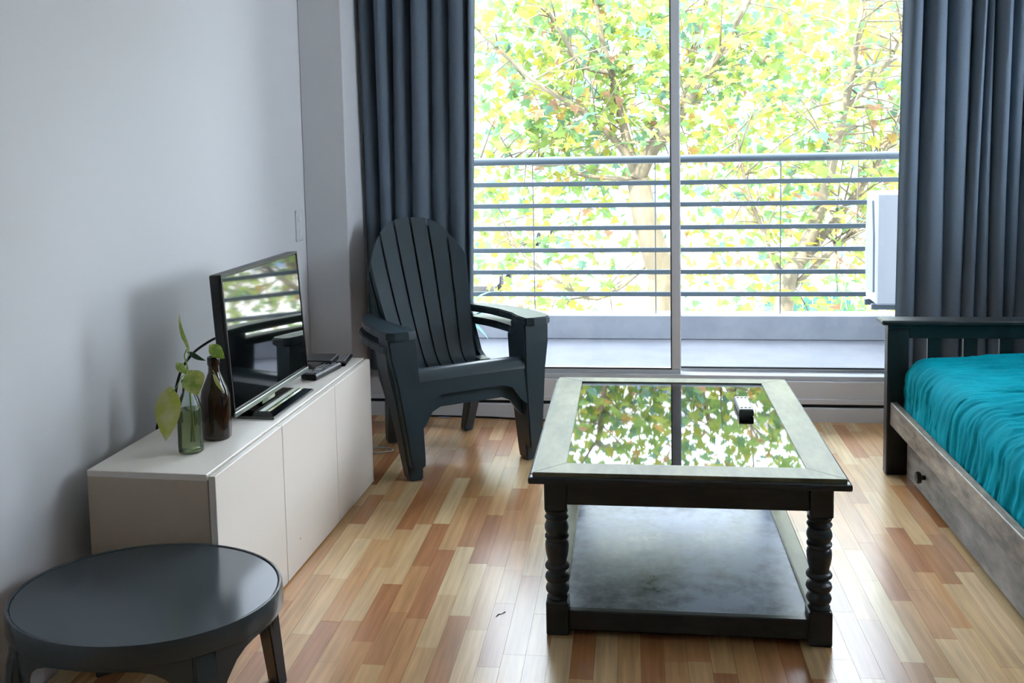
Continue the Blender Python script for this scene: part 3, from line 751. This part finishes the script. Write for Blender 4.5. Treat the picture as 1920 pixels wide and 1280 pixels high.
for k in range(4):
    a0 = math.radians(45 + 90 * k); c_, s_ = math.cos(a0), math.sin(a0)
    ex, ey = RX * c_, RY * s_; nrm_ = Vector((c_ / RX, s_ / RY, 0)).normalized(); tn = Vector((-nrm_.y, nrm_.x, 0)); base = Vector((ex, ey, 0))
    def rg(off, w_, d_, z):
        o_ = base + nrm_ * off; return [tuple(o_ + tn * a * w_ + nrm_ * b * d_ + Vector((0, 0, z))) for a, b in ((-1, -1), (-.7, .85), (0, 1.05), (.7, .85), (1, -1))]
    loft('leg', [rg(-.030, .020, .014, SZ - .030), rg(-.022, .032, .020, SZ - .05), rg(-.010, .034, .020, SZ - .10), rg(.014, .028, .016, .02), rg(.016, .028, .016, 0)], stool_m, stl, bev=.003)
    arc = []
    for i in range(17):
        t = i / 16; aa = a0 + math.radians(5) + t * math.radians(80); dz = .045 + .13 * abs(2 * t - 1) ** 5
        x_, y_ = RX * math.cos(aa), RY * math.sin(aa)
        arc.append([(x_ * .985, y_ * .985, SZ - .046), (x_ * .985, y_ * .985, SZ - dz - .012)])
    sheet('skirt', arc, .006, stool_m, stl)

# small scrap on the floor
p = onz(938, 1152); sk = thing('floor_scrap', 'tiny dark scrap lying on the floor left of the coffee table', 'scrap', (p.x, p.y, 0))
mesh('curl', [(-.012, -.012, .0), (-.006, -.002, .003), (.004, .004, .002), (.013, .014, .004), (-.009, -.014, .001), (-.003, -.004, .001), (.006, .002, .001), (.014, .012, .001)], [(0, 1, 5, 4), (1, 2, 6, 5), (2, 3, 7, 6)], cable_m, sk)

# ------------------------------------------------------------------ outdoors
GZ = -4.0
sbox('street_ground', (-90, YW + .3, GZ - .2), (90, 160, GZ), ground_m)
def building(label, x0, x1, y0, y1, z1, cols, rows_, m, first=1.2):
    b = thing('apartment_building', label, 'building', ((x0 + x1) / 2, y0, GZ)); hw = (x1 - x0) / 2
    box('walls', (-hw, 0, 0), (hw, y1 - y0, z1 - GZ), m, b, 0)
    box('roof_parapet', (-hw - .2, -.2, z1 - GZ), (hw + .2, y1 - y0 + .2, z1 - GZ + .5), m, b, .05)
    cwid = 2 * hw / cols
    for i in range(cols):
        for j in range(rows_):
            xa = -hw + cwid * (i + .22); zb_ = first + j * 3.0
            wd = box('window', (xa, -.06, zb_), (xa + cwid * .56, .05, zb_ + 1.7), bld_m, b, 0)
            box('pane', (xa + .08, -.08, zb_ + .08), (xa + cwid * .56 - .08, -.055, zb_ + 1.62), bglass_m, wd, 0)
            if (i + j) % 2 == 0:
                box('balcony', (xa - .4, -1.0, zb_ - .35), (xa + cwid * .56 + .4, 0, zb_ - .15), bld_m, wd, 0)
    return b
building('long pale apartment block with bluish windows beyond the trees', -26, 3.5, 52, 64, 15, 7, 6, bld_m)
building('wide off-white apartment block with balconies beyond the leaning tree', 5.5, 34, 44, 56, 13, 7, 5, mat('building_cream', (176, 172, 166), .9))

fe = thing('garden_fence', 'teal green slatted fence glimpsed low beyond the railing', 'fence', (2.05, 15, GZ))
for k in range(9): box('slat', (k * .145, 0, 0), (k * .145 + .13, .03, 2.85), fence_m, fe, .005)
for z in (.5, 2.5): box('rail', (0, .03, z), (1.3, .08, z + .1), fence_m, fe, .005)

def car(label, loc, rz):
    c = thing('parked_car', label, 'car', loc, rz, 'cars parked beyond the trees')
    side = [(-2.0, .3), (2.0, .3), (2.05, .7), (1.2, .92), (.6, 1.4), (-.9, 1.42), (-1.6, .95), (-2.05, .85)]
    prism('body', side, 'x', -.82, .82, car_m, c, .05)
    prism('windows', [(1.1, .93), (.58, 1.34), (-.86, 1.36), (-1.45, .96)], 'x', -.835, .835, blackg_m, c)
    mesh('windscreen', [(-.72, 1.2, .96), (.72, 1.2, .96), (.6, .64, 1.40), (-.6, .64, 1.40)], [(0, 1, 2, 3)], blackg_m, c)
    for x in (-.78, .78):
        for y in (-1.25, 1.25):
            lathe('wheel', [(.2, -.1), (.31, -.1), (.33, -.06), (.33, .06), (.31, .1), (.2, .1)], tyre_m, c, 20).matrix_local = Matrix.Translation((x, y, .33)) @ Matrix.Rotation(PI / 2, 4, 'Y')
    return c
p = ony(905, 512, 34); car('silver parked car glimpsed under the leaves behind the armchair arm', (p.x, 34, GZ), PI)
p = ony(992, 380, 48); car('silver parked car by the long pale apartment block', (p.x, 48, GZ), PI * .94)

# trees -------------------------------------------------------------
LEAFC = [(lin(c), wt) for c, wt in (((196, 212, 116), 30), ((172, 204, 118), 30), ((214, 212, 104), 12), ((150, 192, 136), 20), ((140, 182, 160), 10), ((226, 188, 116), 6), ((208, 166, 136), 4))]
LEAFC = [(tuple(x * .48 for x in c), wt) for c, wt in LEAFC]
CP = []
for c, wt in LEAFC: CP += [c] * wt
# five-lobed plane leaf outline, unit length, stalk at origin
LO = [(0, 0), (.20, .06), (.50, .02), (.34, .30), (.56, .52), (.24, .52), (0, 1.0), (-.24, .52), (-.56, .52), (-.34, .30), (-.50, .02), (-.20, .06)]
LM = (0, .36)
def leaf_at(V, Fc, Cc, p, size, r, col):
    ax = Vector((r.gauss(0, 1), r.gauss(0, 1), r.gauss(-.5, .7))).normalized()       # direction of the tip, mostly drooping
    u, v = frame_axes(ax); a = r.uniform(0, 2 * PI); s = u * math.cos(a) + v * math.sin(a); nn = s.cross(ax)
    i = len(V); V.append(p + (ax * LM[1] + nn * .08) * size)
    for x_, y_ in LO: V.append(p + (s * x_ + ax * y_ - nn * .25 * x_ * x_) * size)
    n = len(LO)
    for k in range(n): Fc.append((i, i + 1 + k, i + 1 + (k + 1) % n)); Cc.append(col)
leaf_meshes = []
for q, (c, wt) in enumerate(LEAFC):
    V, Fc = [], []; V.append((0, LM[1], .08))
    for x_, y_ in LO: V.append((x_, y_, -.25 * x_ * x_))
    n = len(LO)
    for k in range(n): Fc.append((0, 1 + k, 1 + (k + 1) % n))
    me = bpy.data.meshes.new('leaf'); me.from_pydata(V, [], Fc); me.materials.append(leaf_mat('leaf_tone', False, c)); leaf_meshes.append((me, wt))
LMW = []
for me, wt in leaf_meshes: LMW += [me] * wt
def tree(label, base, limbs, seed, clusters, size=.17, nleaf=300, dens=26, spread=.55, twigs=True):
    """limbs: list of (points, r0, r1) in world coordinates, clusters: extra leaf centres"""
    r = random.Random(seed); t = thing('plane_tree', label, 'tree', base); B = Vector(base)
    pts_all = []
    for q, (pts, r0, r1) in enumerate(limbs):
        sp = spline(pts, 5); rad = [r0 + (r1 - r0) * i / (len(sp) - 1) for i in range(len(sp))]
        tube('trunk' if q == 0 else 'branch', [p_ - B for p_ in sp], rad, bark_m, t, 10)
        if q: pts_all += sp[len(sp) // 4:]
    TV, TF = [], []; cen = list(clusters)
    for p_ in pts_all:
        for _ in range(2):
            d = Vector((r.gauss(0, 1), r.gauss(0, 1), r.gauss(.25, .8))).normalized() * r.uniform(.3, 1.1); e_ = p_ + d
            tv, tf = tube_data([p_, p_ + d * .5 + Vector((0, 0, .05)), e_], [.012, .008, .004], 5, False)
            o_ = len(TV); TV += [x_ - B for x_ in tv]; TF += [tuple(i + o_ for i in f_) for f_ in tf]; cen.append(e_)
    if TV: tag(mesh('twigs', TV, TF, bark_m, t, True), kind='stuff')
    spots = []
    for c in cen:
        for _ in range(int(dens * r.uniform(.5, 1.4))):
            spots.append(c + Vector((r.gauss(0, spread), r.gauss(.30, spread * .7), r.gauss(-.05, spread * .75))))
    spots = [s for s in spots if s.y > 7.6 and s.z < 5.6 and not (s.y < 11.3 and s.z < 1.25 and abs(s.x - .25) < .42)]
    vis = []; other = []
    for s in spots:
        c = ROT.transposed() @ (s - Vector((0, 0, CZ))); u_ = PX + F * c.x / -c.z; v_ = PY - F * c.y / -c.z
        (vis if 880 < u_ < 1690 and -20 < v_ < 590 else other).append(s)
    vis.sort(key=lambda s: s.y); k = vis[:nleaf]; other += vis[nleaf:]
    for s in k:
        o = bpy.data.objects.new('leaf', r.choice(LMW)); link(o, t); o.location = s - B
        ax = Vector((r.gauss(0, 1), r.gauss(0, 1), r.gauss(-.5, .7))).normalized()
        o.rotation_mode = 'QUATERNION'; o.rotation_quaternion = ax.to_track_quat('Y', 'Z') ; sz = size * r.uniform(.75, 1.25); o.scale = (sz, sz, sz)
    V, Fc, Cc = [], [], []
    for s in other: leaf_at(V, Fc, Cc, s - B, size * r.uniform(.75, 1.25), r, r.choice(CP))
    o = mesh('foliage', V, Fc, fol_m, t); tone_attr(o.data, Cc); o['kind'] = 'stuff'
    return t
Y1 = 11.0
def T(u, v, y): return ony(u, v, y)
fork = T(1196, 335, Y1)
cl = [Vector((R.uniform(-5.5, 5.5), R.uniform(10.8, 13.8), R.uniform(-2.8, 5.0))) for _ in range(250)] + [Vector((R.uniform(-3.2, 3.6), R.uniform(11, 13.6), R.uniform(2.6, 5.3))) for _ in range(80)]
tree('thick pale-barked plane tree with forked trunk beyond the railing', (T(1245, 590, Y1).x + .1, Y1, GZ),
     [([Vector((T(1245, 590, Y1).x + .1, Y1, GZ)), T(1248, 585, Y1), T(1236, 500, Y1), T(1212, 420, Y1), fork], .20, .13),
      ([fork, T(1222, 280, Y1), T(1262, 232, Y1 - .1), T(1305, 165, Y1 - .2), T(1350, 95, Y1 - .3), T(1410, -10, Y1 - .3)], .10, .03),
      ([fork, T(1160, 270, Y1), T(1085, 205, Y1 - .2), T(1000, 150, Y1 - .4), T(900, 60, Y1 - .5)], .055, .018),
      ([fork, T(1172, 250, Y1 + .2), T(1150, 150, Y1 + .2), T(1128, 70, Y1 + .2), T(1110, -60, Y1 + .2)], .06, .025),
      ([T(1142, 135, Y1), T(1090, 120, Y1), T(1045, 50, Y1), T(990, -40, Y1)], .035, .02),
      ([T(1225, 280, Y1), T(1280, 200, Y1 + .3), T(1300, 100, Y1 + .4), T(1330, -30, Y1 + .5)], .06, .03),
      ([fork, T(1100, 330, Y1), T(1010, 300, Y1 + .2), T(900, 300, Y1 + .3)], .03, .012),
      ([T(1230, 480, Y1), T(1120, 560, Y1), T(1010, 500, Y1 - .3), T(930, 420, Y1 - .4)], .03, .012)], 11, cl, .135, 300, 17)
Y2 = 9.6
b2 = T(1468, 590, Y2)
cl2 = [Vector((R.uniform(.2, 6.5), R.uniform(9.8, 12.2), R.uniform(-2.4, 4.6))) for _ in range(125)]
tree('slender plane tree with several leaning stems right of the thick one', (b2.x - .25, Y2, GZ),
     [([Vector((b2.x - .25, Y2, GZ)), b2, T(1500, 490, Y2), T(1535, 400, Y2)], .11, .06),
      ([T(1535, 400, Y2), T(1562, 300, Y2), T(1580, 220, Y2), T(1600, 120, Y2), T(1618, 0, Y2)], .055, .025),
      ([T(1490, 510, Y2), T(1545, 440, Y2 + .1), T(1600, 370, Y2 + .2), T(1650, 300, Y2 + .3), T(1700, 200, Y2 + .3)], .05, .02),
      ([T(1485, 540, Y2), T(1560, 470, Y2 - .1), T(1640, 400, Y2 - .2), T(1720, 340, Y2 - .3)], .035, .015),
      ([T(1580, 205, Y2), T(1620, 170, Y2), T(1670, 110, Y2), T(1700, 40, Y2)], .025, .012),
      ([T(1480, 560, Y2), T(1440, 460, Y2), T(1400, 350, Y2), T(1380, 250, Y2)], .03, .012)], 12, cl2, .12, 300, 15)
